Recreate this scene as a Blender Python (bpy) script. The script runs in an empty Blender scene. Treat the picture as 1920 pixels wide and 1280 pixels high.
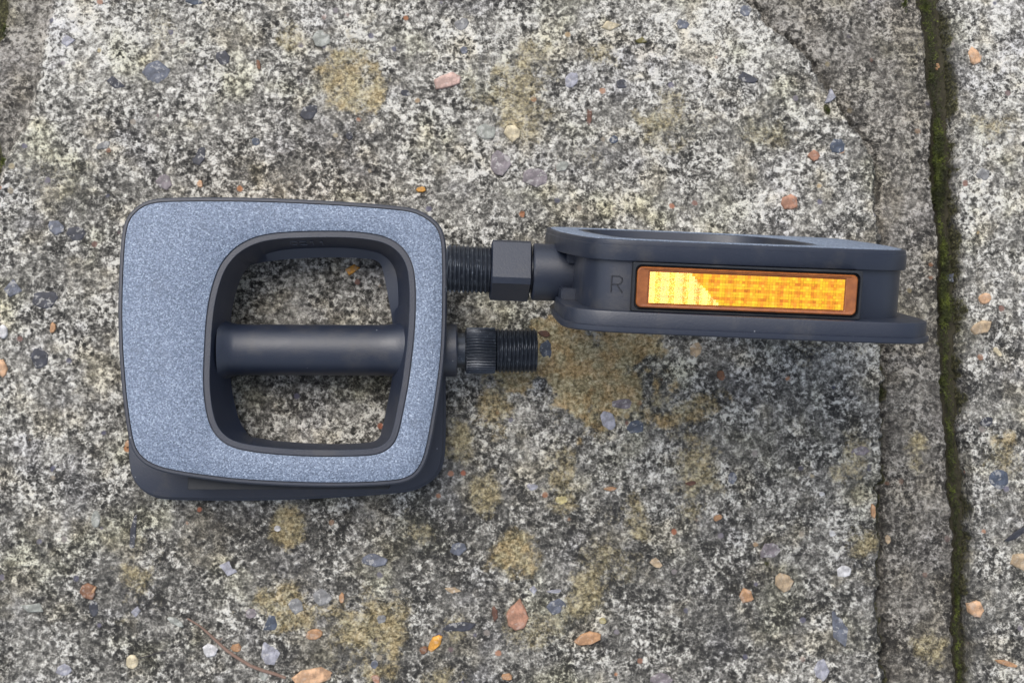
import bpy, bmesh, math, random
import numpy as np
from mathutils import Matrix, Vector, noise as mnoise

random.seed(7); np.random.seed(7)
MM = 0.001
scene = bpy.context.scene
COL = scene.collection

# ------------------------------------------------------------------ camera
FPX = 2456.0                       # focal length in photo pixels (1920 wide)
CAM_D = 0.430
TX, TY = math.radians(3.5), math.radians(3.5)
cam_pos = Vector((-math.tan(TX), -math.tan(TY), 1.0)).normalized() * CAM_D
zax = cam_pos.normalized()
xax = Vector((0, 1, 0)).cross(zax).normalized()
yax = zax.cross(xax)
camd = bpy.data.cameras.new('camera')
camd.lens = FPX / 1920 * 36; camd.sensor_width = 36
camd.clip_start = 0.01; camd.clip_end = 50
cam = bpy.data.objects.new('camera', camd); COL.objects.link(cam)
CR = Matrix((xax, yax, zax)).transposed()
cam.matrix_world = Matrix.Translation(cam_pos) @ CR.to_4x4()
scene.camera = cam

# ------------------------------------------------------------------ light
SUN_EL, SUN_AZ = math.radians(56), math.radians(125)   # azimuth counter-clockwise from +X
sun_dir = Vector((math.cos(SUN_EL)*math.cos(SUN_AZ), math.cos(SUN_EL)*math.sin(SUN_AZ), math.sin(SUN_EL)))
w = bpy.data.worlds.new('World'); scene.world = w; w.use_nodes = True
nt = w.node_tree; nt.nodes.clear()
sky = nt.nodes.new('ShaderNodeTexSky'); sky.sky_type = 'NISHITA'; sky.sun_disc = False
sky.sun_elevation = SUN_EL; sky.sun_rotation = math.pi/2 - SUN_AZ
sky.air_density = 1.0; sky.dust_density = 2.5; sky.ozone_density = 1.0
hs = nt.nodes.new('ShaderNodeHueSaturation'); hs.inputs['Saturation'].default_value = 0.5
bg = nt.nodes.new('ShaderNodeBackground'); bg.inputs['Strength'].default_value = 0.14
wo = nt.nodes.new('ShaderNodeOutputWorld')
nt.links.new(sky.outputs[0], hs.inputs['Color']); nt.links.new(hs.outputs[0], bg.inputs['Color'])
nt.links.new(bg.outputs[0], wo.inputs['Surface'])
sd = bpy.data.lights.new('sun', 'SUN'); sd.energy = 1.3; sd.angle = math.radians(40); sd.color = (1.0, 0.95, 0.88)
so = bpy.data.objects.new('sun', sd); COL.objects.link(so)
so.rotation_euler = (-sun_dir).to_track_quat('-Z', 'Y').to_euler()
so.location = (0, 0, 1)
vs = scene.view_settings
vs.view_transform = 'Standard'; vs.look = 'None'; vs.gamma = 1; vs.exposure = 0.68
vs.use_curve_mapping = False

# ------------------------------------------------------------------ helpers
def ray(px, py):
    d = xax*((px-960)/FPX) + yax*(-(py-640)/FPX) - zax
    return cam_pos, d
def at(px, py, z=0.0):
    """photo pixel -> world point (mm) on the horizontal plane z (mm)"""
    o, d = ray(px, py)
    t = (z*MM - o.z)/d.z
    p = (o + d*t)/MM
    return p.x, p.y

def link(name, verts, faces, mat=None, parent=None, smooth=True, angle=35, scale=MM):
    me = bpy.data.meshes.new(name)
    bm = bmesh.new()
    vv = [bm.verts.new((v[0]*scale, v[1]*scale, v[2]*scale)) for v in verts]
    for f in faces:
        try: bm.faces.new([vv[i] for i in f])
        except ValueError: pass
    bmesh.ops.recalc_face_normals(bm, faces=bm.faces)
    bm.to_mesh(me); bm.free()
    if smooth:
        me.polygons.foreach_set('use_smooth', [True]*len(me.polygons))
        me.set_sharp_from_angle(angle=math.radians(angle))
    if mat: me.materials.append(mat)
    o = bpy.data.objects.new(name, me); COL.objects.link(o)
    if parent: o.parent = parent
    return o

def tag(o, label=None, cat=None, group=None, kind=None):
    if label: o['label'] = label
    if cat: o['category'] = cat
    if group: o['group'] = group
    if kind: o['kind'] = kind
    return o

class MB:
    """collects shapes (mm) for one mesh object"""
    def __init__(s): s.v = []; s.f = []
    def add(s, v, f):
        n = len(s.v); s.v += [tuple(p) for p in v]; s.f += [tuple(i+n for i in q) for q in f]; return s
    def box(s, x0, x1, y0, y1, z0, z1, c=0.3):
        # chamfered box
        bm = bmesh.new()
        bmesh.ops.create_cube(bm, size=1)
        for v in bm.verts:
            v.co.x = x0 if v.co.x < 0 else x1; v.co.y = y0 if v.co.y < 0 else y1; v.co.z = z0 if v.co.z < 0 else z1
        bmesh.ops.bevel(bm, geom=bm.edges[:], offset=c, segments=2, affect='EDGES')
        bm.verts.index_update()
        s.add([v.co[:] for v in bm.verts], [[v.index for v in f.verts] for f in bm.faces]); bm.free(); return s
    def tube(s, pts, rad, n=8):
        pts = [Vector(p) for p in pts]; rad = rad if isinstance(rad, (list, tuple)) else [rad]*len(pts)
        V = []; F = []
        for i, p in enumerate(pts):
            t = (pts[min(i+1, len(pts)-1)] - pts[max(i-1, 0)]).normalized()
            a = t.cross(Vector((0.13, 0.21, 0.97)));
            if a.length < .1: a = t.cross(Vector((1, 0, 0)))
            a.normalize(); b = t.cross(a)
            for k in range(n):
                q = 2*math.pi*k/n; V.append(p + (a*math.cos(q)+b*math.sin(q))*rad[i])
        for i in range(len(pts)-1):
            for k in range(n):
                F.append((i*n+k, i*n+(k+1) % n, (i+1)*n+(k+1) % n, (i+1)*n+k))
        F.append(tuple(range(n))); F.append(tuple((len(pts)-1)*n+k for k in range(n)))
        return s.add(V, F)
    def build(s, name, mat, parent=None, **k): return link(name, s.v, s.f, mat, parent, **k)

def loft(rings, closed=False, caps=False):
    n = len(rings[0]); V = []; F = []
    for r in rings: V += [tuple(p) for p in r]
    m = len(rings)
    for i in range(m if closed else m-1):
        j = (i+1) % m
        for k in range(n):
            F.append((i*n+k, i*n+(k+1) % n, j*n+(k+1) % n, j*n+k))
    if caps: F.append(tuple(range(n))); F.append(tuple((m-1)*n+k for k in range(n)))
    return V, F

# ------------------------------------------------------------------ node helpers
class NT:
    def __init__(s, name):
        s.m = bpy.data.materials.new(name); s.m.use_nodes = True; s.t = s.m.node_tree; s.t.nodes.clear()
        s.out = s.n('ShaderNodeOutputMaterial'); s.b = s.n('ShaderNodeBsdfPrincipled')
        s.l(s.b.outputs[0], s.out.inputs[0]); s.tc = s.n('ShaderNodeTexCoord').outputs['Object']
    def n(s, t, **k):
        o = s.t.nodes.new(t)
        for a, b in k.items(): setattr(o, a, b)
        return o
    def l(s, a, b): s.t.links.new(a, b)
    def put(s, inp, v):
        if isinstance(v, bpy.types.NodeSocket): s.l(v, inp)
        elif isinstance(v, (tuple, list)) and len(v) == 3 and inp.type == 'RGBA': inp.default_value = (*v, 1)
        else: inp.default_value = v
    def noise(s, scale, detail=3, rough=.5, dist=0, co=None, col=False, off=None):
        o = s.n('ShaderNodeTexNoise'); c = co or s.tc
        if off:
            a = s.n('ShaderNodeVectorMath', operation='ADD'); s.l(c, a.inputs[0]); a.inputs[1].default_value = off; c = a.outputs[0]
        s.l(c, o.inputs['Vector']); o.inputs['Scale'].default_value = scale
        o.inputs['Detail'].default_value = detail; o.inputs['Roughness'].default_value = rough; o.inputs['Distortion'].default_value = dist
        return o.outputs['Color'] if col else o.outputs['Fac']
    def vor(s, scale, feature='F1', co=None):
        o = s.n('ShaderNodeTexVoronoi', feature=feature); s.l(co or s.tc, o.inputs['Vector']); o.inputs['Scale'].default_value = scale
        return o
    def math(s, op, a, b=0.0, c=0.0, clamp=False):
        o = s.n('ShaderNodeMath', operation=op); o.use_clamp = clamp
        s.put(o.inputs[0], a); s.put(o.inputs[1], b)
        if op == 'MULTIPLY_ADD': s.put(o.inputs[2], c)
        return o.outputs[0]
    def step(s, x, lo, hi):
        o = s.n('ShaderNodeMapRange', interpolation_type='SMOOTHSTEP'); s.put(o.inputs['Value'], x)
        s.put(o.inputs['From Min'], lo); s.put(o.inputs['From Max'], hi); return o.outputs[0]
    def ramp(s, x, stops):
        o = s.n('ShaderNodeValToRGB'); s.l(x, o.inputs[0]); e = o.color_ramp.elements
        while len(e) < len(stops): e.new(.5)
        for i, (p, c) in enumerate(stops): e[i].position = p; e[i].color = (*c, 1)
        return o.outputs[0]
    def mix(s, f, a, b, mode='MIX'):
        o = s.n('ShaderNodeMix', data_type='RGBA', blend_type=mode)
        s.put(o.inputs[0], f); s.put(o.inputs[6], a); s.put(o.inputs[7], b); return o.outputs[2]
    def attr(s, name):
        o = s.n('ShaderNodeAttribute', attribute_name=name); return o.outputs['Fac']
    def bump(s, h, dist, strength=1.0, prev=None):
        o = s.n('ShaderNodeBump'); s.l(h, o.inputs['Height']); o.inputs['Distance'].default_value = dist
        o.inputs['Strength'].default_value = strength
        if prev: s.l(prev, o.inputs['Normal'])
        return o.outputs[0]
    def set(s, **k):
        for a, b in k.items(): s.put(s.b.inputs[a.replace('_', ' ')], b)
        return s

# ------------------------------------------------------------------ materials
def concrete_mat():
    m = NT('weathered_concrete')
    warp = m.n('ShaderNodeVectorMath', operation='MULTIPLY_ADD')
    m.l(m.noise(350, 2, col=True), warp.inputs[0]); warp.inputs[1].default_value = (.0009,)*3; m.l(m.tc, warp.inputs[2])
    co = warp.outputs[0]
    n1 = m.noise(600, 5, .70, .0, co)
    n2 = m.noise(1400, 2, .6, 0, co, off=(3, 1, 2))
    n3 = m.noise(95, 3, .6, off=(1, 5, 2))
    n4 = m.noise(26, 2, .5, off=(7, 5, 2))
    cov, lich, ledge, moss = m.attr('cov'), m.attr('lich'), m.attr('ledge'), m.attr('moss')
    v = m.math('MULTIPLY_ADD', m.math('SUBTRACT', n2, .5), .36, n1)
    v = m.math('MULTIPLY_ADD', m.math('SUBTRACT', n3, .5), .24, v)
    v = m.math('MULTIPLY_ADD', m.math('SUBTRACT', n4, .5), .12, v)
    ag = m.vor(340, co=co); ags = m.n('ShaderNodeSeparateColor'); m.l(ag.outputs['Color'], ags.inputs[0])
    v = m.math('MULTIPLY_ADD', m.math('SUBTRACT', ags.outputs[1], .5), .11, v)
    v = m.math('ADD', v, cov)
    # dark sand grains
    g = m.vor(430, co=co); gs = m.n('ShaderNodeSeparateColor'); m.l(g.outputs['Color'], gs.inputs[0])
    rad = m.math('MULTIPLY_ADD', gs.outputs[0], .38, -.02)
    grain = m.math('SUBTRACT', 1.0, m.step(g.outputs['Distance'], m.math('SUBTRACT', rad, .06), m.math('ADD', rad, .05)))
    v = m.math('MULTIPLY_ADD', grain, -.13, v)
    # crusty white flecked zones against duller, worn zones
    k = m.math('MULTIPLY_ADD', m.step(m.noise(75, 3, .6, off=(8, 8, 1)), .36, .66), .62, .58)
    v = m.math('ADD', m.math('MULTIPLY', m.math('SUBTRACT', v, .49), k), .492)
    base = m.ramp(v, [(.33, (.036, .035, .033)), (.425, (.084, .081, .073)), (.488, (.168, .161, .144)), (.548, (.33, .318, .284)), (.64, (.70, .68, .62))])
    # tinted grains
    g2 = m.vor(260, co=co); g2s = m.n('ShaderNodeSeparateColor'); m.l(g2.outputs['Color'], g2s.inputs[0])
    tm = m.math('MULTIPLY', m.step(g2s.outputs[0], .93, .94), m.math('SUBTRACT', 1.0, m.step(g2.outputs['Distance'], .20, .32)))
    tcol = m.ramp(g2s.outputs[1], [(.0, (.45, .2, .09)), (.25, (.07, .075, .11)), (.5, (.16, .15, .2)), (.75, (.42, .36, .22)), (.95, (.36, .13, .08))])
    base = m.mix(m.math('MULTIPLY', tm, .85), base, tcol)
    wt = m.noise(55, 3, .6, off=(6, 1, 8))
    base = m.mix(m.math('MULTIPLY', m.step(wt, .50, .66), .8), base, m.mix(1.0, base, (1.03, .98, .86), 'MULTIPLY'))
    # hue drift: olive algae / violet grey
    h = m.noise(38, 3, .6, off=(9, 2, 4))
    base = m.mix(m.math('MULTIPLY', m.step(h, .52, .72), .75), base, m.mix(1.0, base, (1.0, 1.0, .82), 'MULTIPLY'))
    base = m.mix(m.math('MULTIPLY', m.step(h, .48, .30), .7), base, m.mix(1.0, base, (.96, .97, 1.06), 'MULTIPLY'))
    # ledge: softer, brown grey
    lg = m.ramp(v, [(.30, (.05, .046, .042)), (.45, (.12, .112, .10)), (.56, (.24, .225, .20)), (.72, (.45, .42, .38))])
    base = m.mix(m.math('MULTIPLY', ledge, m.math('MULTIPLY_ADD', n3, .6, .05)), base, lg)
    base = m.mix(ledge, base, m.mix(1.0, base, (.76, .74, .72), 'MULTIPLY'))
    # lichen crust
    ln = m.noise(900, 4, .7, .2, off=(2, 2, 9)); ln2 = m.noise(170, 3, .6, off=(5, 2, 9))
    lm = m.math('MULTIPLY', lich, m.math('MULTIPLY_ADD', ln2, 1.5, .35))
    lm = m.step(m.math('MULTIPLY_ADD', m.math('SUBTRACT', ln, .5), 1.3, m.math('MULTIPLY_ADD', m.math('SUBTRACT', n1, .5), 1.1, lm)), .22, 1.15)
    lc = m.ramp(m.math('MULTIPLY_ADD', m.math('SUBTRACT', v, .5), .55, ln), [(.28, (.10, .085, .045)), (.43, (.235, .195, .105)), (.56, (.43, .37, .215)), (.74, (.70, .64, .45))])
    orange = m.attr('orange')
    lc = m.mix(m.math('MULTIPLY', orange, m.math('MULTIPLY', m.step(ln2, .4, .62), .7)), lc, m.mix(1.0, lc, (1.08, .76, .48), 'MULTIPLY'))
    base = m.mix(m.math('MULTIPLY', lm, .86), base, lc)
    # moss / wet dirt
    mn = m.noise(1100, 3, .6, off=(4, 4, 4))
    mc = m.ramp(mn, [(.35, (.022, .021, .012)), (.52, (.052, .050, .024)), (.68, (.13, .125, .06))])
    mm_ = m.step(m.math('MULTIPLY_ADD', m.math('SUBTRACT', n1, .5), 1.7, moss), .33, .68)
    base = m.mix(mm_, base, mc)
    bh = m.math('MULTIPLY_ADD', lm, .25, m.math('MULTIPLY', v, 1.0))
    m.set(Base_Color=base, Roughness=m.ramp(n1, [(.3, (.95,)*3), (.7, (.8,)*3)]), Normal=m.bump(bh, .0016, .9), Specular_IOR_Level=.25)
    return m.m

def plastic_mat(name, col=(.010, .0145, .028), rough=.43, grain=1.0, spec=.70):
    m = NT(name)
    n = m.noise(1800, 3, .6); n2 = m.noise(60, 3, .6)
    c = m.mix(m.math('MULTIPLY', n2, .5), col, tuple(x*1.35 for x in col))
    sm = m.noise(85, 4, .65, off=(3, 3, 1)); c = m.mix(m.math('MULTIPLY', m.step(sm, .52, .75), .45), c, (.055, .052, .050))
    d = m.vor(420); ds = m.n('ShaderNodeSeparateColor'); m.l(d.outputs['Color'], ds.inputs[0])   # dust specks
    dust = m.math('MULTIPLY', m.step(ds.outputs[0], .955, .96), m.math('SUBTRACT', 1.0, m.step(d.outputs['Distance'], .05, .11)))
    c = m.mix(m.math('MULTIPLY', dust, .6), c, (.4, .42, .45))
    m.set(Base_Color=c, Roughness=m.math('MULTIPLY_ADD', sm, .3, rough-.13), Normal=m.bump(n, .00005, grain), Specular_IOR_Level=spec)
    return m.m

def pad_mat():
    m = NT('grip_paper')
    a = m.noise(2300, 2, .75); b = m.vor(2500)
    s = m.n('ShaderNodeSeparateColor'); m.l(b.outputs['Color'], s.inputs[0])
    v = m.math('MULTIPLY_ADD', m.math('SUBTRACT', s.outputs[0], .5), .42, a)
    c = m.ramp(v, [(.18, (.068, .090, .132)), (.45, (.145, .185, .258)), (.62, (.20, .248, .335)), (.85, (.42, .49, .60))])
    big = m.noise(45, 3, .6)
    w2 = m.noise(120, 4, .7, off=(2, 7, 7)); c = m.mix(m.math('MULTIPLY', m.step(w2, .55, .72), .35), c, (.11, .13, .17))
    c = m.mix(m.math('MULTIPLY', big, .25), c, m.mix(1.0, c, (.8, .82, .86), 'MULTIPLY'))
    m.set(Base_Color=c, Roughness=.6, Normal=m.bump(v, .0003, .8), Specular_IOR_Level=.6)
    return m.m

def metal_mat():
    m = NT('black_oxide_steel')
    n = m.noise(900, 3, .6)
    c = m.mix(m.step(n, .55, .75), (.032, .038, .050), (.12, .135, .16))
    m.set(Base_Color=c, Metallic=.45, Roughness=.33, Specular_IOR_Level=.6, Normal=m.bump(n, .00004, .6))
    return m.m

def amber_mat():
    m = NT('amber_plastic')
    n = m.noise(500, 2, .5)
    m.set(Base_Color=m.mix(n, (.15, .042, .010), (.38, .125, .030)), Roughness=.22, Coat_Weight=.6, Coat_Roughness=.08)
    return m.m
def prism_mat():
    m = NT('amber_prisms')
    n = m.noise(700, 2, .6)
    at_ = m.attr('shade')
    c = m.ramp(m.math('MULTIPLY_ADD', n, .3, m.math('MULTIPLY', at_, .75)), [(.15, (.68, .16, .002)), (.42, (.96, .33, .003)), (.75, (1, .60, .006))])
    m.set(Base_Color=c, Metallic=.25, Roughness=.35, Coat_Weight=.75, Coat_Roughness=.24, Coat_IOR=1.55)
    return m.m

def stone_mat(col, crust=False):
    m = NT('stone')
    oi = m.n('ShaderNodeTexCoord').outputs['Object']
    n = m.noise(420, 4, .65); n2 = m.noise(130, 2, .5)
    c = m.mix(m.step(n, .38, .72), tuple(x*.62 for x in col), tuple(min(1, x*1.25) for x in col))
    c = m.mix(m.math('MULTIPLY', m.step(n2, .55, .75), .35), c, tuple(min(1, x*.6+.14) for x in col))
    if crust:
        geo = m.n('ShaderNodeNewGeometry').outputs['Position']
        k = m.noise(520, 5, .66, .3, geo)
        c = m.mix(m.math('MULTIPLY', m.step(k, .55, .60), .42 if crust > 1 else .20), c, (.52, .51, .48)); c = m.mix(m.math('MULTIPLY', m.step(k, .42, .36), .35 if crust > 1 else .30), c, (.04, .04, .045))
    m.set(Base_Color=c, Roughness=.62, Normal=m.bump(n, .0003, .5), Specular_IOR_Level=.4)
    return m.m

def simple_mat(name, col, rough=.8, var=.4, scale=600):
    m = NT(name); n = m.noise(scale, 3, .6)
    m.set(Base_Color=m.mix(n, tuple(x*(1-var) for x in col), tuple(min(1, x*(1+var)) for x in col)), Roughness=rough, Normal=m.bump(n, .0003, .5))
    return m.m

M_CONC = concrete_mat(); M_PL = plastic_mat('black_plastic'); M_PAD = pad_mat(); M_MET = metal_mat()
M_AMB = amber_mat(); M_PRI = prism_mat()
M_DARK = plastic_mat('black_plastic_recess', (.014, .016, .02), .5, .3, .4)
M_MARK = simple_mat('moulded_mark', (.018, .020, .026), .6, .2)
M_MARK2 = plastic_mat('raised_mark', (.06, .07, .09), .4)

# ------------------------------------------------------------------ the ground
def pline(pts):
    w_ = [at(*p) for p in pts]; w_.sort(key=lambda p: p[1])
    ys = np.array([p[1] for p in w_]); xs = np.array([p[0] for p in w_])
    ph = xs[0]
    def f(y):
        y = np.asarray(y, float)
        wob = np.zeros_like(y)
        for a_, f_, p_ in ((.6, .17, 1.1), (.45, .41, 2.3), (.32, .93, 4.1), (.22, 1.71, .7), (.16, 2.9, 5.2), (.12, 4.7, 1.9)):
            wob = wob + a_*np.sin(y*f_ + ph*p_ + 1.7*np.sin(y*f_*.37 + p_))*(.35+.65*np.sin(y*.071*p_+ph)**2)
        return np.interp(y, ys, xs) + wob
    return f

X_EDGE = pline([(1330, -160), (1400, -10), (1425, 25), (1478, 78), (1525, 120), (1572, 196), (1600, 235), (1640, 290), (1646, 450), (1650, 640), (1654, 760), (1650, 900), (1652, 1010), (1643, 1120), (1656, 1280), (1660, 1500)])
X_JL = pline([(1695, -150), (1735, 0), (1750, 100), (1760, 250), (1758, 350), (1772, 480), (1772, 640), (1784, 800), (1792, 930), (1800, 1000), (1797, 1100), (1803, 1280), (1813, 1500)])
X_JR = pline([(1755, -150), (1766, 0), (1782, 120), (1787, 250), (1788, 350), (1796, 500), (1798, 640), (1803, 800), (1809, 900), (1815, 1000), (1811, 1130), (1815, 1280), (1830, 1500)])
X_LEFT = pline([(150, -200), (98, 0), (84, 80), (70, 150), (46, 240), (18, 290), (-5, 350), (-40, 450), (-90, 640), (-150, 1000)])
X_LJ = pline([(25, -200), (4, 0), (-4, 60), (-24, 100), (-60, 200), (-14, 260), (-4, 300), (-22, 340), (-90, 450), (-140, 640)])

def fbm(x, y, scale, octs=3, seed=0):
    """value noise with numpy, coordinates in mm"""
    rng = np.random.RandomState(seed); tot = 0; amp = 1; s = 0
    for o in range(octs):
        T = rng.rand(256, 256)
        u = x/scale*(2**o) + 1000; v = y/scale*(2**o) + 1000
        iu = np.floor(u).astype(int); iv = np.floor(v).astype(int); fu = u-iu; fv = v-iv
        fu = fu*fu*(3-2*fu); fv = fv*fv*(3-2*fv)
        a = T[iu % 256, iv % 256]; b = T[(iu+1) % 256, iv % 256]; c = T[iu % 256, (iv+1) % 256]; d = T[(iu+1) % 256, (iv+1) % 256]
        tot = tot + amp*((a*(1-fu)+b*fu)*(1-fv)+(c*(1-fu)+d*fu)*fv); s += amp; amp *= .55
    return tot/s - .5
def sst(x, a, b):
    t = np.clip((x-a)/(b-a), 0, 1); return t*t*(3-2*t)

# lichen patches: px, py, rx, ry, strength, orange
LICH = [(660, 150, 66, 76, 1.0, .35), (965, 185, 90, 95, .72, .1), (985, 240, 60, 40, .8, .2), (1262, 215, 80, 62, .62, .1), (1120, 105, 45, 30, .6, .1),
        (1080, 690, 150, 75, 1.9, .8), (1150, 735, 120, 66, 1.8, .8), (1060, 640, 90, 46, 1.8, .8), (1160, 660, 90, 50, 1.5, .7), (1290, 770, 60, 55, .85, .6), (930, 765, 50, 55, .85, .5),
        (865, 825, 38, 45, .9, .1), (1180, 975, 44, 46, .95, .2), (950, 1050, 50, 50, 1.0, .5), (540, 985, 30, 38, .95, .3), (262, 1088, 46, 56, .75, .1),
        (690, 1190, 72, 72, .95, .3), (535, 1145, 62, 46, .85, .35), (1092, 1120, 38, 46, .8, .1), (1310, 890, 52, 60, .75, .2), (1600, 850, 42, 62, .75, .2),
        (1725, 832, 26, 46, .8, .1), (1622, 1035, 40, 44, .8, .1), (1742, 1225, 30, 40, .7, .1), (1880, 850, 55, 60, .75, .4), (1140, 1045, 62, 42, .6, 0),
        (915, 930, 34, 46, .75, .1), (1050, 900, 44, 50, .7, .2), (770, 990, 34, 32, .7, 0), (1852, 245, 44, 40, .5, .3), (830, 1272, 44, 26, .8, .1),
        (1000, 1180, 60, 40, .55, .1), (300, 60, 70, 60, .4, .1), (850, 1175, 36, 32, .6, .1), (545, 70, 30, 25, .6, .1), (1440, 255, 60, 35, .5, .1),
        (100, 320, 60, 70, .3, 0), (1730, 80, 60, 50, .35, .1), (1290, 960, 40, 36, .6, .1), (1545, 640, 90, 50, .35, .2), (1110, 300, 40, 35, .3, 0)]
COVB = [(130, 90, 160, 110, .06), (230, 60, 200, 100, .05), (560, 330, 200, 90, -.03), (1330, 60, 170, 100, .05), (1250, 400, 260, 120, .03), (900, 330, 300, 140, .01),
        (1200, 850, 120, 60, .04), (100, 820, 150, 160, .02), (1000, 1000, 240, 120, -.035), (1350, 1100, 240, 140, -.03),
        (560, 1050, 160, 90, -.03), (640, 560, 160, 60, .02), (600, 800, 160, 50, .02), (750, 60, 260, 80, .03), (1150, 1250, 200, 70, .02), (330, 990, 160, 100, -.02)]

def surface_attrs(X, Y, side):
    n = fbm(X, Y, 9, 3, 5); n2 = fbm(X, Y, 3.2, 3, 6)
    lich = np.zeros_like(X); orange = np.zeros_like(X); cov = np.zeros_like(X)
    for px, py, rx, ry, s, o in LICH:
        x, y = at(px, py); r = np.hypot((X-x)/(rx/5.7), (Y-y)/(ry/5.7)) + n*1.7 + n2*.9
        k = s*(1-sst(r, .25, 1.45)); lich = np.maximum(lich, k); orange = np.maximum(orange, o*(k > .05)*np.clip(k*1.4, 0, 1))
    for px, py, rx, ry, s in COVB:
        x, y = at(px, py); r = np.hypot((X-x)/(rx/5.7), (Y-y)/(ry/5.7)) + n*.6
        cov += s*(1-sst(r, .2, 1.2))
    cov += fbm(X, Y, 30, 2, 9)*.06 + np.clip(Y/110, -1, 1)*.022
    far = sst(np.abs(X), 190, 240)
    lich = np.maximum(lich, far*.9*sst(fbm(X, Y, 40, 3, 12), .1, .25))
    ledge = np.zeros_like(X); moss = np.zeros_like(X)
    if side == 'main':
        e = X_EDGE(Y) + n2*3.4
        ledge = sst(X, e-.3, e+.6)
        dl = X_LEFT(Y) + n*3; ledge = np.maximum(ledge, 1-sst(X, dl-.8, dl+.8))
        moss = np.maximum(moss, .72*sst(X-X_JL(Y)+n*6, -2.6, .8))
        moss = np.maximum(moss, .8*(1-sst(X-X_LJ(Y), -1, 3.5)))
        # damp dirt in the crack along the broken arris
        moss = np.maximum(moss, (.55+.3*(n > .08))*np.exp(-((X-e-.9)/.9)**2)*sst(-Y, -60, -10))
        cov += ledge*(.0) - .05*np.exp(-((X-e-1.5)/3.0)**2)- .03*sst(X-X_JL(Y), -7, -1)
        for px, py, r in [(1657, 735, 14), (1552, 207, 9), (1437, 1055, 9), (1655, 690, 9)]:
            x, y = at(px, py); moss = np.maximum(moss, .8*(1-sst(np.hypot(X-x, (Y-y)*.7)+n2*2, .3*r/5.7, 1.2*r/5.7)))
    else:
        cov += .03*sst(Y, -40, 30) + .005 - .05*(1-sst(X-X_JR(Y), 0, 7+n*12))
        moss = np.maximum(moss, .7*(1-sst(X-X_JR(Y)+n*6, -.3, 2.6)))
    return dict(lich=lich, orange=orange, cov=cov, ledge=ledge, moss=moss)

def height(X, Y, side):
    z = fbm(X, Y, 45, 2, 1)*.9 + fbm(X, Y, 5, 3, 2)*.55 + fbm(X, Y, 1.6, 2, 3)*.35
    if side == 'main':
        n2 = fbm(X, Y, 3.2, 3, 6); e = X_EDGE(Y) + n2*3.4
        d = X-e; t = sst(d, -1.0, .7)
        low = -3.0 - 1.4*np.exp(-((d-1.2)/1.3)**2) + 1.1*sst(d, 1, 8) + fbm(X, Y, 12, 3, 8)*1.6
        z = z*(1-t) + (z*.7+low)*t
        j = X_JL(Y)-X; z = z - 6*(1-sst(j, -.2, 2.2))
        dl = X - (X_LEFT(Y) + fbm(X, Y, 9, 3, 5)*3); t = 1-sst(dl, -2.2, 1.2)
        z = z - t*(2.2 + fbm(X, Y, 12, 3, 8)*1.6)
        jl = X-X_LJ(Y); z = z - 7*(1-sst(jl, -1.5, 1.5))*(Y > -40)
        z = z - 0.0
    else:
        j = X-X_JR(Y); z = z + .6 - 6*(1-sst(j, -.3, 2.0))
    return z

def make_slab(name, xs, ys, side):
    X, Y = np.meshgrid(xs, ys)
    if side == 'main':
        k = sst(X, 110, xs[-1]); X = X + (X_JL(Y)+.4-xs[-1])*k
    else:
        k = 1-sst(X, xs[0], 185); X = X + (X_JR(Y)-.4-xs[0])*k
    # rotate/keep: jitter to break the grid
    Z = height(X, Y, side)
    at_ = surface_attrs(X, Y, side)
    # skirt: last rows drop
    for sl in ((0, slice(None)), (-1, slice(None)), (slice(None), 0), (slice(None), -1)): Z[sl] = -40
    ny, nx = X.shape
    co = np.stack([X, Y, Z], -1).reshape(-1, 3)*MM
    idx = np.arange(ny*nx).reshape(ny, nx)
    q = np.stack([idx[:-1, :-1], idx[:-1, 1:], idx[1:, 1:], idx[1:, :-1]], -1).reshape(-1, 4)
    me = bpy.data.meshes.new(name)
    me.vertices.add(len(co)); me.vertices.foreach_set('co', co.ravel())
    me.loops.add(q.size); me.loops.foreach_set('vertex_index', q.ravel())
    me.polygons.add(len(q)); me.polygons.foreach_set('loop_start', np.arange(0, q.size, 4)); me.polygons.foreach_set('loop_total', np.full(len(q), 4))
    me.update(calc_edges=True); me.validate()
    me.polygons.foreach_set('use_smooth', [True]*len(q))
    for k_, a in at_.items():
        A = me.attributes.new(k_, 'FLOAT', 'POINT'); A.data.foreach_set('value', a.ravel().astype(np.float32))
    me.materials.append(M_CONC)
    o = bpy.data.objects.new(name, me); COL.objects.link(o)
    return o

def hz(x, y, side='main'):
    return float(height(np.array([[x]], float), np.array([[y]], float), side)[0, 0])

R_ = lambda a, b, s: np.arange(a, b, s)
xs = np.concatenate([R_(-650, -230, 20), R_(-230, -178, 3), R_(-178, 146, .5)])
ys = np.concatenate([R_(-480, -160, 20), R_(-160, -122, 3), R_(-122, 126, .5), R_(126, 165, 3), R_(165, 490, 20)])
slab = make_slab('paving_slab', xs, ys, 'main'); slab['kind'] = 'structure'
xs2 = np.concatenate([R_(147, 182, .5), R_(182, 230, 3), R_(230, 660, 20)])
slab_r = make_slab('paving_slab', xs2, ys, 'right'); slab_r['kind'] = 'structure'

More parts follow.
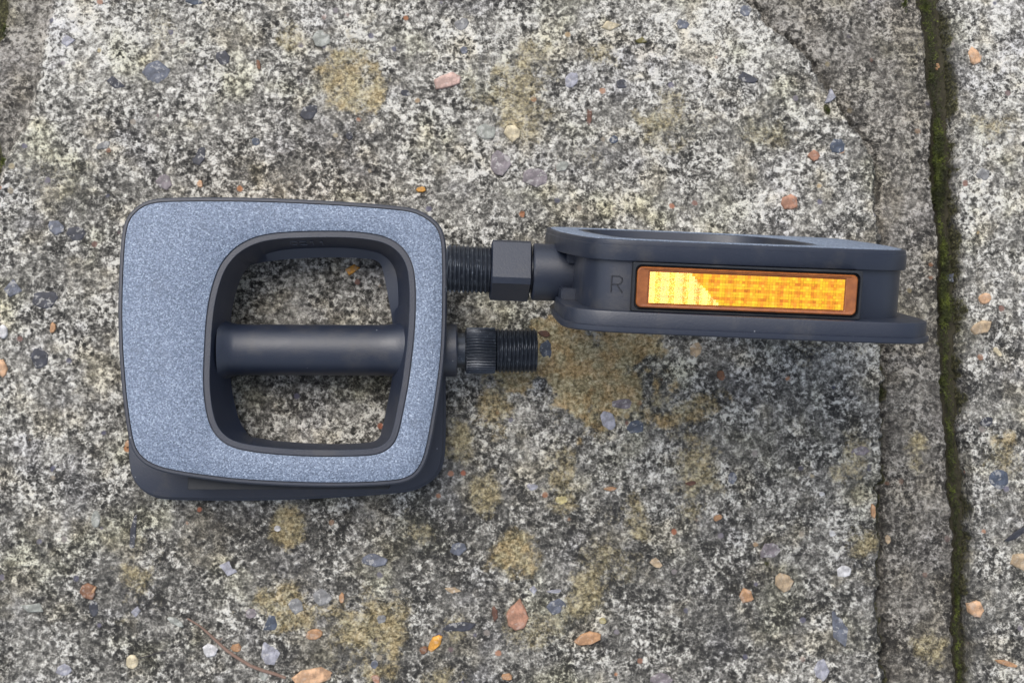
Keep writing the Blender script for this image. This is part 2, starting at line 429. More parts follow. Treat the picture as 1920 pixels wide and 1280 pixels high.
# soil in the joint
def joint_soil():
    V = []; F = []; ys_ = np.arange(-160, 165, 1.5); n = 14
    for y in ys_:
        a, b = float(X_JL(y))-2.5, float(X_JR(y))+2.5
        for k in range(n):
            x = a+(b-a)*k/(n-1); V.append((x, y, -5.2 + random.uniform(-.6, .6)))
    for i in range(len(ys_)-1):
        for k in range(n-1): F.append((i*n+k, i*n+k+1, (i+1)*n+k+1, (i+1)*n+k))
    o = link('soil', V, F, simple_mat('dark_soil', (.038, .034, .020), .95, .5, 900)); o['kind'] = 'structure'
joint_soil()
bs = link('ground', [(-900, -700, -42), (900, -700, -42), (900, 700, -42), (-900, 700, -42)], [(0, 1, 2, 3)], simple_mat('sub_soil', (.05, .04, .03)))
bs['kind'] = 'structure'

# moss: thousands of tiny leaves in the joint
def moss():
    V = []; F = []; rnd = random.Random(3)
    def leafy(x, y, z, s):
        for _ in range(5):
            a = rnd.uniform(0, 6.28); t = rnd.uniform(.2, 1.1); L = s*rnd.uniform(.7, 1.4); w_ = .16*s
            dx, dy, dz = math.cos(a)*math.sin(t)*L, math.sin(a)*math.sin(t)*L, math.cos(t)*L
            px_, py_ = -math.sin(a)*w_, math.cos(a)*w_
            n = len(V); V.extend([(x+px_, y+py_, z), (x-px_, y-py_, z), (x+dx, y+dy, z+dz)]); F.append((n, n+1, n+2))
    Y = np.linspace(-120, 122, 2400)
    dens = fbm(Y, Y*0, 14, 3, 21)
    for y, d in zip(Y, dens):
        a, b = float(X_JL(y)), float(X_JR(y))
        k = int(1 + 22*max(0, d-.02)*1.6)
        for _ in range(k):
            u = min(1.1, abs(rnd.gauss(.10, .27))); x = a - .6 + (b-a+.8)*u
            leafy(x, y+rnd.uniform(-.1, .1), -3.9 + 2.4*(1-u)*rnd.random() + max(0, d)*3, rnd.uniform(.5, .9))
    for px, py, r, k in [(1742, 8, 22, 160), (1768, 712, 16, 300), (1755, 362, 15, 220), (1657, 735, 8, 90), (1552, 207, 5, 40), (3, 50, 12, 60), (2, 300, 10, 60), (1700, 3, 12, 60), (1822, 640, 6, 30)]:
        cx, cy = at(px, py)
        for _ in range(k):
            rr = abs(rnd.gauss(0, .5))*r/5.7; q = rnd.uniform(0, 6.28); x, y = cx+math.cos(q)*rr*.8, cy+math.sin(q)*rr*1.2
            leafy(x, y, max(-3.5, hz(x, y)) if px < 1735 else -2.4, rnd.uniform(.5, .8))
    m = NT('moss_leaves'); n = m.noise(260, 3, .6)
    m.set(Base_Color=m.ramp(n, [(.35, (.022, .024, .007)), (.55, (.055, .066, .012)), (.72, (.15, .18, .024))]), Roughness=.7)
    o = link('moss', V, F, m.m, smooth=False); o['label'] = 'green moss growing in the joint between the slabs'; o['category'] = 'moss'; o['kind'] = 'stuff'
moss()

# ------------------------------------------------------------------ stones
PAL = dict(slate=(.115, .125, .155), dark=(.040, .042, .054), lav=(.30, .30, .34), grey=(.20, .20, .20), gg=(.27, .28, .25), pink=(.48, .33, .28), cream=(.58, .50, .34),
           white=(.56, .55, .55), orange=(.44, .25, .13), terra=(.38, .20, .13), tan=(.40, .30, .19), olive=(.16, .14, .04), rust=(.20, .095, .05), bright=(.62, .30, .05),
           mauve=(.19, .165, .175), blue=(.065, .080, .110), yell=(.42, .36, .17), brown=(.12, .055, .035), peach=(.55, .34, .20))
MATS = {}
def smat(c, crust=False):
    if (c, crust) not in MATS: MATS[c, crust] = stone_mat(PAL[c], crust)
    return MATS[c, crust]
def stone(name, px, py, w_, h_, rot, col, shape='ang', lift=.55, parent=None, seed=None, local=None):
    r = random.Random(seed if seed is not None else int(px*7+py))
    cx, cy = at(px, py); side = 'main' if cx < X_JL(cy) else 'right'
    n = {'ang': 7, 'tri': 4, 'round': 12, 'leaf': 8}[shape]
    a0 = r.uniform(0, 6.28); P = []
    for k in range(n):
        q = a0 + 2*math.pi*(k+r.uniform(-.28, .28))/n
        rr = {'ang': r.uniform(.78, 1.1), 'tri': r.uniform(.75, 1.25), 'round': r.uniform(.93, 1.05), 'leaf': 1.0}[shape]
        if shape == 'leaf':
            q = 2*math.pi*k/n + math.pi/2; rr = 1.25 if k == 0 else (.92 if k in (1, 7) else 1.0)*r.uniform(.93, 1.03)
        P.append((math.cos(q)*rr, math.sin(q)*rr))
    # subdivide each side once with a little waviness
    Q = []
    for k in range(n):
        a, b = P[k], P[(k+1) % n]
        Q.append(a)
        for t in (.33, .67): Q.append((a[0]+(b[0]-a[0])*t+r.uniform(-.035, .035), a[1]+(b[1]-a[1])*t+r.uniform(-.035, .035)))
    ca, sa = math.cos(math.radians(rot)), math.sin(math.radians(rot)); ex, ey = w_/11.4, h_/11.4
    tx, ty = r.uniform(-.09, .09), r.uniform(-.09, .09)
    z0 = hz(cx, cy, side)
    rings = []
    for s, z in ((1.02, -1.6), (1.0, lift*.25), (.95, lift*.75), (.84, lift), (.45, lift*1.08)):
        ring = []
        for x, y in Q:
            X, Y = x*ex*s, y*ey*s
            ring.append((X*ca-Y*sa, X*sa+Y*ca, z + (tx*X + ty*Y)))
        rings.append(ring)
    V, F = loft(rings); m_ = len(V); V.append((0, 0, lift*1.1)); k0 = (len(rings)-1)*len(Q)
    F += [(k0+i, k0+(i+1) % len(Q), m_) for i in range(len(Q))]; F.append(tuple(range(len(Q))))
    o = link(name, V, F, smat(col, 2 if parent is not None else 1), parent, angle=40)
    o.location = (cx*MM, cy*MM, z0*MM)
    return o

EMB = [(293, 137, 50, 50, 0, 'slate', 'ang'), (125, 76, 34, 28, 20, 'lav', 'tri'), (218, 155, 46, 20, -20, 'dark', 'tri'), (418, 110, 28, 32, 10, 'dark', 'ang'), (365, 2, 40, 18, 0, 'blue', 'ang'),
       (373, 290, 34, 46, -10, 'dark', 'ang'), (308, 340, 30, 36, 0, 'mauve', 'ang'), (603, 72, 34, 36, 0, 'gg', 'round'), (580, 210, 38, 34, 20, 'dark', 'ang'), (195, 272, 30, 16, 20, 'grey', 'ang'),
       (480, 266, 18, 18, 0, 'blue', 'ang'), (865, 45, 36, 26, 10, 'grey', 'ang'), (1072, 150, 24, 34, -25, 'lav', 'round'), (913, 245, 40, 34, 0, 'gg', 'ang'), (935, 305, 44, 50, 10, 'mauve', 'ang'),
       (1005, 332, 52, 40, 10, 'mauve', 'ang'), (1055, 312, 32, 22, 30, 'gg', 'ang'), (1105, 220, 12, 32, 0, 'brown', 'ang'), (1398, 146, 50, 22, -20, 'dark', 'ang'), (1570, 275, 34, 34, 0, 'blue', 'ang'),
       (1398, 20, 24, 26, 0, 'slate', 'ang'), (1280, 45, 26, 24, 10, 'slate', 'ang'), (1165, 158, 24, 22, 0, 'dark', 'ang'), (1870, 898, 38, 40, 0, 'blue', 'round'), (1572, 1178, 40, 84, 14, 'slate', 'tri'),
       (1540, 1256, 30, 44, 10, 'lav', 'ang'), (1582, 1070, 30, 26, 0, 'white', 'ang'), (1443, 1030, 44, 34, 20, 'mauve', 'ang'), (507, 1220, 40, 52, 10, 'lav', 'ang'), (510, 1168, 44, 32, 20, 'blue', 'tri'),
       (428, 1067, 40, 30, 0, 'lav', 'tri'), (65, 1140, 46, 22, 0, 'gg', 'tri'), (257, 1148, 18, 22, 0, 'lav', 'tri'), (555, 1135, 32, 34, 20, 'grey', 'ang'), (605, 1118, 34, 34, 0, 'grey', 'ang'),
       (700, 1048, 56, 26, -10, 'slate', 'ang'), (858, 1028, 34, 26, 0, 'slate', 'ang'), (1140, 788, 26, 40, 25, 'lav', 'round'), (1192, 800, 36, 30, 10, 'blue', 'ang'), (1172, 756, 54, 22, 0, 'mauve', 'ang'),
       (1305, 655, 26, 32, -10, 'tan', 'ang'), (1373, 896, 18, 24, 0, 'slate', 'round'), (1295, 905, 24, 10, 10, 'brown', 'ang'), (85, 562, 48, 40, 0, 'dark', 'ang'), (26, 538, 32, 34, 0, 'slate', 'tri'),
       (105, 426, 34, 28, -20, 'slate', 'ang'), (143, 438, 36, 32, 10, 'dark', 'ang'), (75, 672, 36, 46, 0, 'dark', 'ang'), (180, 972, 16, 32, 0, 'gg', 'round'), (250, 1000, 12, 82, -4, 'dark', 'ang'),
       (1024, 655, 24, 38, 10, 'blue', 'ang'), (998, 912, 24, 16, 0, 'lav', 'ang'), (495, 1264, 18, 26, 0, 'gg', 'ang'), (1240, 1272, 44, 24, 0, 'mauve', 'ang'), (1230, 1055, 28, 18, -30, 'tan', 'ang'),
       (1612, 845, 42, 20, 10, 'mauve', 'ang'), (1052, 936, 28, 18, 10, 'yell', 'ang'), (850, 1105, 34, 14, -10, 'tan', 'tri'), (860, 1175, 70, 22, 5, 'dark', 'ang'), (1045, 1135, 40, 34, 0, 'slate', 'ang'),
       (715, 1160, 24, 16, 30, 'grey', 'ang'), (702, 1245, 18, 18, 0, 'slate', 'ang'), (1797, 518, 34, 20, 0, 'slate', 'ang'), (1840, 328, 30, 26, 0, 'grey', 'ang'), (1848, 790, 30, 22, 0, 'dark', 'ang'),
       (1905, 1000, 60, 14, 30, 'dark', 'ang'), (120, 1255, 30, 22, 0, 'lav', 'ang'), (330, 1165, 40, 14, -30, 'gg', 'ang'), (175, 1140, 20, 34, 0, 'dark', 'ang'), (655, 255, 14, 16, 0, 'dark', 'round'),
       (870, 95, 14, 16, 0, 'slate', 'round'), (1150, 262, 18, 16, 0, 'blue', 'ang'), (760, 175, 20, 14, 0, 'dark', 'ang'), (1670, 1012, 12, 18, 0, 'tan', 'ang'), (470, 1150, 22, 22, 0, 'mauve', 'ang'),
       (1000, 1105, 14, 16, 20, 'lav', 'tri'), (1040, 1108, 34, 8, 5, 'lav', 'ang'), (1560, 1000, 14, 14, 0, 'white', 'ang'), (1540, 925, 12, 10, 0, 'white', 'ang'), (395, 720, 10, 10, 0, 'white', 'ang'),
       (520, 990, 13, 12, 0, 'white', 'round'), (1350, 560, 20, 20, 0, 'dark', 'ang')]
# a slightly rounded, dull pebble of aggregate set flush in the slab: part of the slab
for e in EMB:
    cx, cy = at(e[0], e[1]); par = slab if cx < X_JL(cy) else slab_r
    stone('embedded_stone', *e, lift=.22, parent=par)

CH = 'loose stone chips scattered on the paving slab'
LOOSE = [  # px, py, w, h, rot, colour, shape, label, category
 (838, 153, 56, 34, 14, 'pink', 'ang', 'pink and violet stone chip above the lying pedal near the top edge'),
 (1147, 48, 46, 18, 5, 'cream', 'tri', 'cream sliver of stone at the top middle of the slab'),
 (1203, 76, 26, 15, 0, 'olive', 'tri', 'small olive green stone chip beside the cream sliver'),
 (962, 250, 38, 34, -30, 'cream', 'ang', 'pale cream stone chip lying on the faint yellow lichen'),
 (790, 356, 24, 11, 0, 'bright', 'ang', 'tiny orange chip just above the top edge of the lying pedal'),
 (375, 345, 12, 16, 20, 'peach', 'ang', 'tiny peach chip above the left part of the lying pedal'),
 (1558, 182, 18, 34, -30, 'lav', 'tri', 'lavender white splinter on the diagonal broken slab edge'),
 (1480, 380, 36, 36, 20, 'terra', 'ang', 'reddish stone chip just above the standing pedal'),
 (1827, 108, 30, 42, 10, 'peach', 'ang', 'peach stone chip at the top of the right slab'),
 (1768, 118, 13, 16, 0, 'orange', 'ang', 'small orange chip resting on the mossy joint'),
 (1845, 560, 26, 22, 20, 'peach', 'round', 'rounded peach pebble right of the standing pedal'),
 (1838, 614, 46, 26, 20, 'tan', 'ang', 'tan flaky chip below the rounded peach pebble'),
 (1869, 660, 28, 10, -45, 'cream', 'ang', 'thin cream splinter lying aslant on the right slab'),
 (1828, 1140, 36, 36, 0, 'peach', 'ang', 'orange pink stone chip beside the joint at lower right'),
 (1910, 1052, 44, 40, -20, 'tan', 'tri', 'tan angular chip cut by the right edge of the picture'),
 (1885, 1242, 44, 10, -15, 'orange', 'ang', 'flat orange sliver in the bottom right corner'),
 (1637, 958, 12, 32, 0, 'orange', 'ang', 'narrow orange chip standing along the broken slab edge'),
 (1468, 1090, 40, 42, 0, 'tan', 'ang', 'tan stone chip left of the big grey triangular stone'),
 (1400, 1117, 34, 28, -20, 'orange', 'ang', 'dull orange chip below left of the tan stone chip'),
 (970, 1155, 42, 54, -8, 'terra', 'leaf', 'terracotta teardrop shaped chip pointing upward below the pedals'),
 (1103, 1196, 54, 30, 16, 'orange', 'ang', 'orange white chip right of the terracotta teardrop chip'),
 (928, 1150, 14, 30, 5, 'brown', 'ang', 'narrow brown chip touching the left of the terracotta teardrop'),
 (815, 1205, 20, 38, -38, 'bright', 'ang', 'bright orange bent flake left of the terracotta teardrop'),
 (795, 1218, 18, 18, 0, 'rust', 'ang', 'small red crumb at the lower left of the bright orange flake'),
 (590, 1188, 32, 20, 12, 'orange', 'round', 'smooth orange pebble above the large orange flake'),
 (582, 1268, 78, 40, 8, 'peach', 'ang', 'large flat orange flake at the bottom edge by the twig end'),
 (248, 1240, 23, 27, 0, 'cream', 'round', 'round cream pebble near the bottom left'),
 (395, 1218, 30, 28, 20, 'white', 'ang', 'white stone chip beside the twig'),
 (165, 1107, 30, 34, 20, 'rust', 'ang', 'rusty brown flake at the lower left'),
 (173, 1110, 8, 30, -35, 'orange', 'ang', 'thin orange splinter lying on the rusty brown flake'),
 (443, 1214, 22, 18, 0, 'orange', 'ang', 'small dull orange crumb right of the white chip and twig'),
 (641, 1120, 12, 22, 0, 'orange', 'ang', 'tiny orange crumb below the middle of the lying pedal'),
 (659, 504, 28, 24, 0, 'bright', 'tri', 'orange chip seen through the upper opening of the lying pedal'),
 (1020, 625, 26, 13, -10, 'brown', 'ang', 'red brown crumb at the tip of the lying pedal spindle'),
 (100, 615, 12, 22, 0, 'orange', 'ang', 'tiny orange chip left of the lying pedal'),
 (4, 690, 26, 34, 20, 'peach', 'ang', 'orange chip cut by the left edge of the picture'),
 (6, 622, 18, 26, 0, 'white', 'round', 'white pebble at the left edge above the orange chip'),
 (1352, 703, 16, 22, 30, 'rust', 'ang', 'tiny red crumb in the shade of the standing pedal'),
 (1145, 916, 28, 9, 0, 'orange', 'ang', 'thin orange sliver below the ochre lichen patch'),
 (1345, 970, 20, 13, 20, 'orange', 'ang', 'small orange crumb between two yellow lichen spots'),
 (485, 122, 9, 20, 10, 'rust', 'ang', 'tiny red splinter high above the lying pedal'),
 (1525, 292, 24, 28, 10, 'terra', 'ang', 'brownish red chip left of the dark blue stone at upper right'),
 (950, 1268, 22, 14, 0, 'orange', 'ang', 'small orange crumb at the bottom edge under the teardrop chip'),
 (705, 1272, 16, 20, 20, 'terra', 'ang', 'small reddish chip at the bottom edge below the pale lichen'),
 (240, 832, 12, 14, 0, 'orange', 'ang', 'orange crumb touching the left side of the lying pedal'),
 (1130, 1163, 14, 12, 0, 'yell', 'round', 'small yellowish pebble above the orange white chip'),
]
for px, py, w_, h_, rot, c, sh, lab in LOOSE:
    o = stone('pebble' if sh == 'round' else 'stone_chip', px, py, w_, h_, rot, c, sh, lift=.75)
    tag(o, lab, 'pebble' if sh == 'round' else 'stone chip', CH)

# twig
pts = []
for i, (px, py) in enumerate([(352, 1158), (376, 1172), (392, 1186), (408, 1202), (425, 1218), (446, 1232), (470, 1246), (492, 1255), (515, 1262), (536, 1270)]):
    x, y = at(px, py); pts.append((x, y, hz(x, y)+.55+.35*math.sin(i*1.3)))
mb = MB(); mb.tube(pts, [.24, .3, .4, .46, .5, .52, .54, .55, .55, .45], 8)
mb.tube([pts[3], (pts[3][0]+1.8, pts[3][1]+1.2, pts[3][2]+.4)], [.18, .08], 6)
tag(mb.build('twig', simple_mat('twig_bark', (.20, .13, .10), .8, .4)), 'thin brown twig curving towards the large orange flake', 'twig')
pts = [(*at(px, py), 0) for px, py in [(262, 1232), (280, 1228), (296, 1222), (312, 1221)]]; pts = [(a, b, hz(a, b)+.5) for a, b, _ in pts]
tag(MB().tube(pts, .17, 6).build('twig', simple_mat('dark_twig', (.04, .035, .035))), 'short dark stalk beside the round cream pebble', 'twig')

# ------------------------------------------------------------------ pedals
H2 = 12.15           # half thickness, grip face to grip face
AX = at(580, 656, H2)   # axle line of the lying pedal
P1 = Matrix.Translation(Vector((AX[0], AX[1], H2+.35))*MM)
OUT = [(219.5, 590), (221, 520), (225, 445), (232, 412), (245, 394), (262, 380), (287, 371), (325, 369), (425, 368.5), (520, 370.5), (620, 375.5), (695, 380.5), (757, 386), (782, 391), (807, 404), (825, 420), (834, 440), (838, 468), (838.5, 540), (837.5, 615), (834, 675), (830, 707), (824, 750), (817, 790), (811, 825), (802, 862), (787, 890), (765, 904), (732, 910), (645, 913.5), (560, 912.5), (450, 907), (375, 898), (312, 888), (275, 875), (252, 855), (241, 830), (235, 795), (229, 750), (224.5, 700), (221, 650)]
RIM = [(384, 660), (386, 615), (391, 570), (400, 532), (410, 504), (425, 481), (445, 462), (475, 446), (512, 438), (560, 435), (645, 434), (695, 438.5), (727, 446), (752, 462), (769, 485), (777, 515), (779, 565), (776, 627), (770, 680), (764, 725), (755, 770), (747, 810), (737, 833), (715, 849), (682, 853.5), (595, 854.5), (530, 851.5), (475, 846), (437, 838), (413, 824), (395, 800), (385.5, 762), (381.5, 712)]
NA = 216
def to_loop(px):
    L = [np.array(at(x, y, 2*H2+.35)) - np.array(AX) for x, y in px]
    L = np.array(L)
    for _ in range(3):      # Chaikin corner cutting keeps the line smooth
        nx = np.roll(L, -1, 0); L = np.stack([L*.75+nx*.25, L*.25+nx*.75], 1).reshape(-1, 2)
    th = np.unwrap(np.arctan2(L[:, 1], L[:, 0])); r = np.hypot(L[:, 0], L[:, 1])
    if th[-1] < th[0]: th = th[::-1]; r = r[::-1]
    th = np.concatenate([th-2*math.pi, th, th+2*math.pi]); r = np.tile(r, 3)
    a = np.arange(NA)*2*math.pi/NA
    rr = np.interp(a, th, r) if th.min() <= 0 and th.max() >= 2*math.pi else np.interp(a, th+2*math.pi, r)
    return np.stack([np.cos(a)*rr, np.sin(a)*rr], 1)
def mirY(L):
    M = L.copy(); M[:, 1] *= -1; return M[(-np.arange(NA)) % NA]
def inset(L, d):
    t = np.roll(L, -1, 0)-np.roll(L, 1, 0); n = np.stack([-t[:, 1], t[:, 0]], 1); n /= np.linalg.norm(n, axis=1)[:, None]
    return L + n*np.asarray(d).reshape(-1, 1)
O_T = to_loop(OUT); R_T = to_loop(RIM)
O_B, R_B = mirY(O_T), mirY(R_T)
O_W = O_T.copy(); O_W[:, 1] = np.where(O_W[:, 1] > 0, O_W[:, 1]*1.03, O_W[:, 1]); O_W[:, 0] = np.where(O_W[:, 0] < 0, O_W[:, 0]*(1+.024*np.clip(O_W[:, 1]/30, 0, 1)), O_W[:, 0])   # the lower plate, before mirroring
ang = np.arange(NA)*2*math.pi/NA
def rad(L): return np.hypot(L[:, 0], L[:, 1])
def polar(r): return np.stack([np.cos(ang)*r, np.sin(ang)*r], 1)
core = np.minimum(rad(O_T), rad(O_B))
for _ in range(3): core = (np.roll(core, 1)+core*2+np.roll(core, -1))/4
CORE = polar(core); mxx = O_T[:, 0].max()
CORE = inset(CORE, 1.3); CORE[:, 0] = np.where(CORE[:, 0] > mxx-6.2, mxx-6.2 + (CORE[:, 0]-(mxx-6.2))*.12, CORE[:, 0])
I_T = inset(R_T, 1.75); 
nrm = np.abs(np.cos(ang))
def draft(L):
    t = np.roll(L, -1, 0)-np.roll(L, 1, 0); n = np.abs(t[:, 1])/np.linalg.norm(t, axis=1)
    return inset(L, 1.7+n*2.0)
W_T = draft(I_T)
def ring(L, z): return [(x, y, z) for x, y in L]
def body_rings():
    h = H2; rs = []
    def half(O, R, I, W, s):
        return [(inset(O, 1.25), h), (inset(O, .55), h), (inset(O, .32), h-.18), (inset(O, .25), h-.5), (inset(O, .25), h-1.25), (O, h-1.4), (O, h-5.2), (inset(O, .12), h-5.45), (inset(O, .4), h-5.6), (CORE, h-5.6), (CORE, h-5.62)]
    T = [(inset(R_T, 0), h-.55), (R_T, h-.08), (inset(R_T, .1), h), (inset(I_T, -.15), h), (I_T, h-.12), (inset(I_T, .1), h-.5), (W_T, .9)]
    top = [(inset(O_T, 1.32), h-.55)] + half(O_T, R_T, I_T, W_T, 1)
    seq = []
    for L, z in top: seq.append(ring(L, z))
    O = O_W; h = H2
    bot = [(inset(O, 1.32), h-.55), (inset(O, 1.25), h), (inset(O, .4), h), (inset(O, .05), h-.3), (O, h-.7), (O, h-1.5), (inset(O, .85), h-1.75), (inset(O, .85), h-5.2), (inset(O, 1.0), h-5.5), (inset(O, 1.2), h-5.6), (CORE, h-5.6), (CORE, h-5.62)]
    for L, z in reversed(bot): seq.append(ring(mirY(L), -z))
    for L, z in T: seq.append(ring(mirY(L), -z))
    for L, z in reversed(T): seq.append(ring(L, z))
    return seq

def lathe_x(prof, n=64, rfun=None):
    rings = []
    for x, r in prof:
        rings.append([(x, r*math.cos(2*math.pi*k/n), r*math.sin(2*math.pi*k/n)) for k in range(n)])
    return loft(rings, caps=True)

XO = float(mxx)                # plate edge on the axle side
def thread(x0, x1, r, pitch=1.27, n=48):
    V = []; F = []; steps = int((x1-x0)/(pitch/8))
    for i in range(steps+1):
        x = x0+(x1-x0)*i/steps
        tp = min(1, (x1-x)/.9+.55, (x-x0)/.7+.4)
        for k in range(n):
            ph = (x/pitch + k/n) % 1; d = .78*(1-abs(2*ph-1))**1.1
            rr = min(r, (r)*1.0) - d; rr = min(rr, r-(1-tp)*1.6)
            q = 2*math.pi*k/n; V.append((x, rr*math.cos(q), rr*math.sin(q)))
    for i in range(steps):
        for k in range(n): F.append((i*n+k, i*n+(k+1) % n, (i+1)*n+(k+1) % n, (i+1)*n+k))
    return V, F

def rrect(w_, h_, r, n=6):
    P = []
    for cx, cz, a in ((w_/2-r, h_/2-r, 0), (-w_/2+r, h_/2-r, 90), (-w_/2+r, -h_/2+r, 180), (w_/2-r, -h_/2+r, 270)):
        for k in range(n+1):
            q = math.radians(a+90*k/n); P.append((cx+r*math.cos(q), cz+r*math.sin(q)))
    return P

STROKES = {'R': [[(0, 0), (0, 1)], [(0, 1), (.45, 1), (.62, .9), (.64, .72), (.55, .56), (.4, .5), (0, .5)], [(.3, .5), (.68, 0)]],
           'C': [[(.62, .82), (.5, .97), (.3, 1), (.12, .92), (.02, .7), (0, .5), (.02, .3), (.12, .08), (.3, 0), (.5, .03), (.62, .18)]],
           '2': [[(.02, .78), (.12, .95), (.32, 1), (.52, .93), (.6, .75), (.5, .5), (0, 0), (.62, 0)]],
           '1': [[(.12, .8), (.32, 1), (.32, 0)]], '-': [[(.1, .5), (.5, .5)]]}

def make_pedal(name, mirror, hexcollar, letter=None, ext=0.0, glint=(-.1, .13)):
    root = bpy.data.objects.new(name, None); COL.objects.link(root); root.empty_display_size = .02
    sx = -1 if mirror else 1
    def B(nm, V, F, mat, par=None, **k):
        return link(nm, [(x*sx, y, z) for x, y, z in V], F, mat, par or root, **k)
    V, F = loft(body_rings(), closed=True)
    # little webs joining the boss to the plates
    mb = MB().add(V, F)
    mb.box(XO-6.6, XO-1.8, -15, 15, -6.9, -3.4, .4)
    mb.box(XO-6.6, XO-3.6, -9, 9, 3.4, 6.9, .4)
    body = B('frame', mb.v, mb.f, M_PL)
    # cross barrel and bearing boss
    xl = float(I_T[:, 0].min())
    V, F = lathe_x([(xl+1.5, 10.5), (xl+3.2, 9.6), (xl+4.6, 8.5), (xl+6.5, 8.05), (xl+12, 8.0), (20, 8.0), (24, 8.1), (27, 8.5), (29.5, 9.3), (31.5, 10.3), (XO-6, 10.3), (XO-5.9, 8.4), (XO+2.9+ext, 8.4), (XO+3.3+ext, 8.1), (XO+3.4+ext, 7.6)])
    B('barrel', V, F, M_PL)
    # spindle
    x = XO+3.4+ext
    if hexcollar:
        V, F = lathe_x([(x-2, 5.2), (x+1.0, 5.2)]); mb = MB().add(V, F)
        s = 6.8; c = 1.3; P = [(s, s-c), (s-c, s), (-s+c, s), (-s, s-c), (-s, -s+c), (-s+c, -s), (s-c, -s), (s, -s+c)]
        th = math.radians(31+28+90)
        rot = lambda a, b: (a*math.cos(th)-b*math.sin(th), a*math.sin(th)+b*math.cos(th))
        rings = []
        for xx, k in ((x+.5, .9), (x+.9, 1), (x+11.9, 1), (x+12.3, .9)):
            rings.append([(xx, *rot(a*k*1.04, b*k*1.04)) for a, b in P])
        V, F = loft(rings, caps=True); mb.add(V, F)
        B('collar', mb.v, mb.f, M_PL, angle=25)
    else:
        V, F = lathe_x([(x-2, 5.6), (x+2.6, 5.6)]); mb = MB().add(V, F)
        n = 44*6; rings = []
        for xx, k in ((x+2.4, .86), (x+2.9, 1), (x+11.9, 1), (x+12.3, .9)):
            rings.append([(xx, *[f*(6.95*k + (.36*math.cos(44*2*math.pi*q/n) if k == 1 else 0)) for f in (math.cos(2*math.pi*q/n), math.sin(2*math.pi*q/n))]) for q in range(n)])
        V, F = loft(rings, caps=True); mb.add(V, F)
        B('collar', mb.v, mb.f, M_MET, angle=60)
    V, F = thread(x+12.3, x+25.2, 7.15); mb = MB().add(V, F)
    V, F = lathe_x([(x+11.5, 6.1), (x+24.9, 6.1), (x+25.3, 5.7), (x+25.3, 3.6), (x+22.5, 3.5)]); mb.add(V, F)
    B('spindle', mb.v, mb.f, M_MET, angle=50)
    # grip pads, both faces
    for face in (1, -1):
        O = inset(O_T, 1.55); R = inset(R_T, -.32)
        seq = [(O, H2-.5), (O, H2+.02), (inset(O, .15), H2+.12), (inset(R, -.15), H2+.12), (R, H2+.02), (R, H2-.5)]
        rings = [ring(L, z) for L, z in seq]
        if face < 0: rings = [[(a, -b, -c_) for a, b, c_ in r] for r in rings]
        V, F = loft(rings, closed=True)
        B('grip_pad', V, F, M_PAD)
    # reflectors front and back
    for face in (-1, 1):
        ymin = float(CORE[:, 1].min()); Y0 = ymin - 1.0     # outer plane of the housing
        cx = -5.3
        def bx(P, d): return [(cx+a, Y0+d, b) for a, b in P]
        def fl(V): return [(a, (b if face < 0 else -b), c_) for a, b, c_ in V]
        rings = [bx(rrect(61.6, 12.9, .4), 5), bx(rrect(61.6, 12.9, .4), -1.0), bx(rrect(61.3, 12.6, .4), -1.2), bx(rrect(60.4, 12.0, 1.7), -1.2), bx(rrect(60.2, 11.8, 1.7), .6)]
        rings = [rings[0], rings[1], rings[2], rings[3], rings[4]]
        V, F = loft(rings); F.append(tuple(range(4*28, 5*28)))
        hs_ = B('reflector', fl(V), F, M_DARK)
        rings = [bx(rrect(59.2, 10.8, 1.5), 1.0), bx(rrect(59.2, 10.8, 1.5), -.85), bx(rrect(58.7, 10.3, 1.3), -1.1), bx(rrect(58.2, 9.9, 1.1), -1.1), bx(rrect(56.8, 9.3, .9), -.8), bx(rrect(53.4, 9.0, .3), -.8), bx(rrect(52.8, 8.5, .3), -.45)]
        V, F = loft(rings); F.append(tuple(range(6*28, 7*28)))
        B('lens', fl(V), F, M_AMB, hs_)
        # prism field: little tilted facets
        V = []; F = []; SH = []; rr = random.Random(5+face)
        nx, nz = 70, 11; W_, Hh = 52.4, 8.2; cw, ch = W_/nx, Hh/nz
        for i in range(nx):
            for j in range(nz):
                x0 = cx-W_/2+i*cw; z0 = -Hh/2+j*ch; u = (i+.5)/nx; v = (j+.5)/nz
                # smooth wedge near the axle end (axle is at +x): facets tilted sunward, added to shape the glare
                uu = 1-u
                wedge = uu < .20 + .16*(1-v) and face < 0
                b_ = (math.sin(i*1.05)*.5+math.sin(j*2.1+1)*.5)
                if wedge:
                    for ii in range(3):
                        for jj in range(3):
                            xa = x0+cw*ii/3; za = z0+ch*jj/3; n = len(V); c3, h3 = cw/3, ch/3
                            q1, q2 = rr.uniform(-.1, .1)+.12*math.sin(i*1.3), rr.uniform(-.1, .1)
                            for ax_, az in ((.06, .06), (.94, .06), (.94, .94), (.06, .94)):
                                V.append((xa+c3*ax_, Y0-.72+(glint[0]+q1)*(ax_-.5)*c3+(glint[1]+q2)*(az-.5)*h3, za+h3*az)); SH.append(.55+.25*b_)
                            F.append((n, n+1, n+2, n+3))
                    continue
                if wedge: gx, gz = -glint[0]*-1, glint[1]; sh = .85
                else:
                    gx = rr.uniform(-.08, .08)+.08*math.sin(i*1.57); gz = rr.uniform(-.06, .06)+.08*math.sin(j*2.1); sh = min(1, max(0, .55+.30*b_+rr.uniform(-.22, .22)))
                n = len(V); g = 0.012
                for ax_, az in ((0, 0), (1, 0), (1, 1), (0, 1)):
                    X = x0+g+(cw-2*g)*ax_; Z = z0+g+(ch-2*g)*az
                    V.append((X, Y0-.72+gx*(ax_-.5)*cw+gz*(az-.5)*ch, Z)); SH.append(sh)
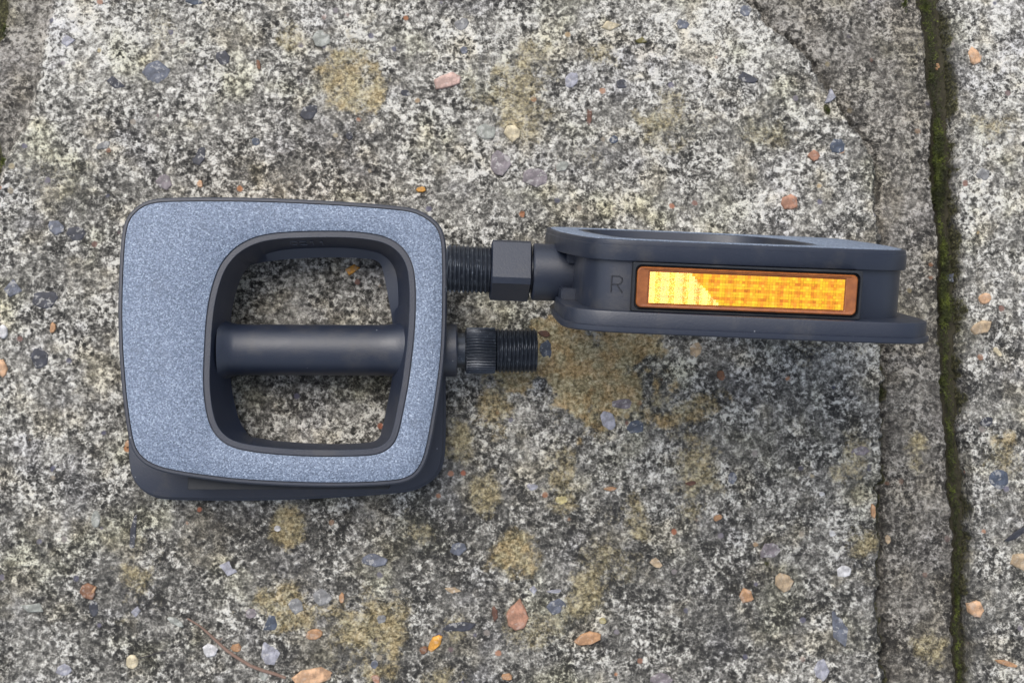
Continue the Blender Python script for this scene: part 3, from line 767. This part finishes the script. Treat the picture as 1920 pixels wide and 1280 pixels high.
                F.append((n, n+1, n+2, n+3))
        o = link('prism_sheet', [(a*sx, b if face < 0 else -b, c_) for a, b, c_ in V], F, M_PRI, hs_, smooth=False)
        # normals must look outward
        me = o.data; want = -1 if face < 0 else 1
        if me.polygons[0].normal.y*want < 0: me.flip_normals()
        fl_ = [p for p in me.polygons if p.normal.y*want < 0]
        A = me.attributes.new('shade', 'FLOAT', 'POINT'); A.data.foreach_set('value', SH)
    # marks
    def mark(text, size, origin, ux, uz, mat, r=.13, par=body, gap=.95):
        mb = MB(); x = 0; origin = Vector(origin); ux = Vector(ux); uz = Vector(uz)
        for ch in text:
            for st in STROKES[ch]:
                mb.tube([origin+ux*(x+a*size)+uz*(b*size) for a, b in st], r, 6)
            x += size*gap
        return mb.build('moulded_mark', mat, par)
    if letter:
        ymin = float(CORE[:, 1].min())
        i = int(np.argmin(np.abs(ang - math.radians(360-57)))); 
        xx = 29.3; # local position along the frame side
        sel = [k for k in range(NA) if CORE[k, 1] < 0]; cs = sorted((CORE[k, 0], CORE[k, 1]) for k in sel); yy, y2 = float(np.interp(xx+1.3, *zip(*cs))), float(np.interp(xx-1.7, *zip(*cs)))
        mark(letter, 4.3, (-xx-1.3, yy-.06, -1.9), (1, (y2-yy)/3.0, 0), (0, 0, 1), M_MARK, .22)
    else:
        # moulded number on the upper wall of the opening
        k = int(np.argmin(np.abs(ang-math.radians(91)))); p0 = Vector((I_T[k, 0], I_T[k, 1], H2-.5)); p1 = Vector((W_T[k, 0], W_T[k, 1], .9))
        dn = (p1-p0).normalized(); o_ = p0 + dn*6.4 + Vector((-4.6, 0, 0)) + Vector((0, -abs(dn.z), -abs(dn.y)))*-.0; o_ += Vector((0, -1, .0))*.22
        mark('C211', 3.6, o_, (1, 0, 0), -dn, M_MARK2, .16, gap=.82)
    return root

ped1 = make_pedal('bicycle_pedal', False, False)
ped1.matrix_world = P1
tag(ped1, 'bicycle pedal lying flat with blue grey grip pad facing up around a square opening', 'pedal', 'pair of black bicycle pedals')

LEAN = math.radians(10.5)
R2 = Matrix.Rotation(math.radians(-1.9), 4, 'Z') @ Matrix.Rotation(-(math.pi/2-LEAN), 4, 'X')
_half = (sun_dir + Vector((-.02, -.02, 1)).normalized()).normalized()
_n = R2.to_3x3().inverted() @ _half            # facet normal that mirrors the brightest sky towards a viewer above
ped2 = make_pedal('bicycle_pedal', True, True, 'R', 2.4, (-_n.x/abs(_n.y), _n.z/abs(_n.y)))
X2, Y2 = 52.2, 16.3
lo = min((R2 @ v.co).z for c in ped2.children for v in c.data.vertices)
ped2.matrix_world = Matrix.Translation(Vector((X2*MM, Y2*MM, -lo + .1*MM))) @ R2
tag(ped2, 'bicycle pedal standing on its edge with the amber reflector and letter R facing up', 'pedal', 'pair of black bicycle pedals')
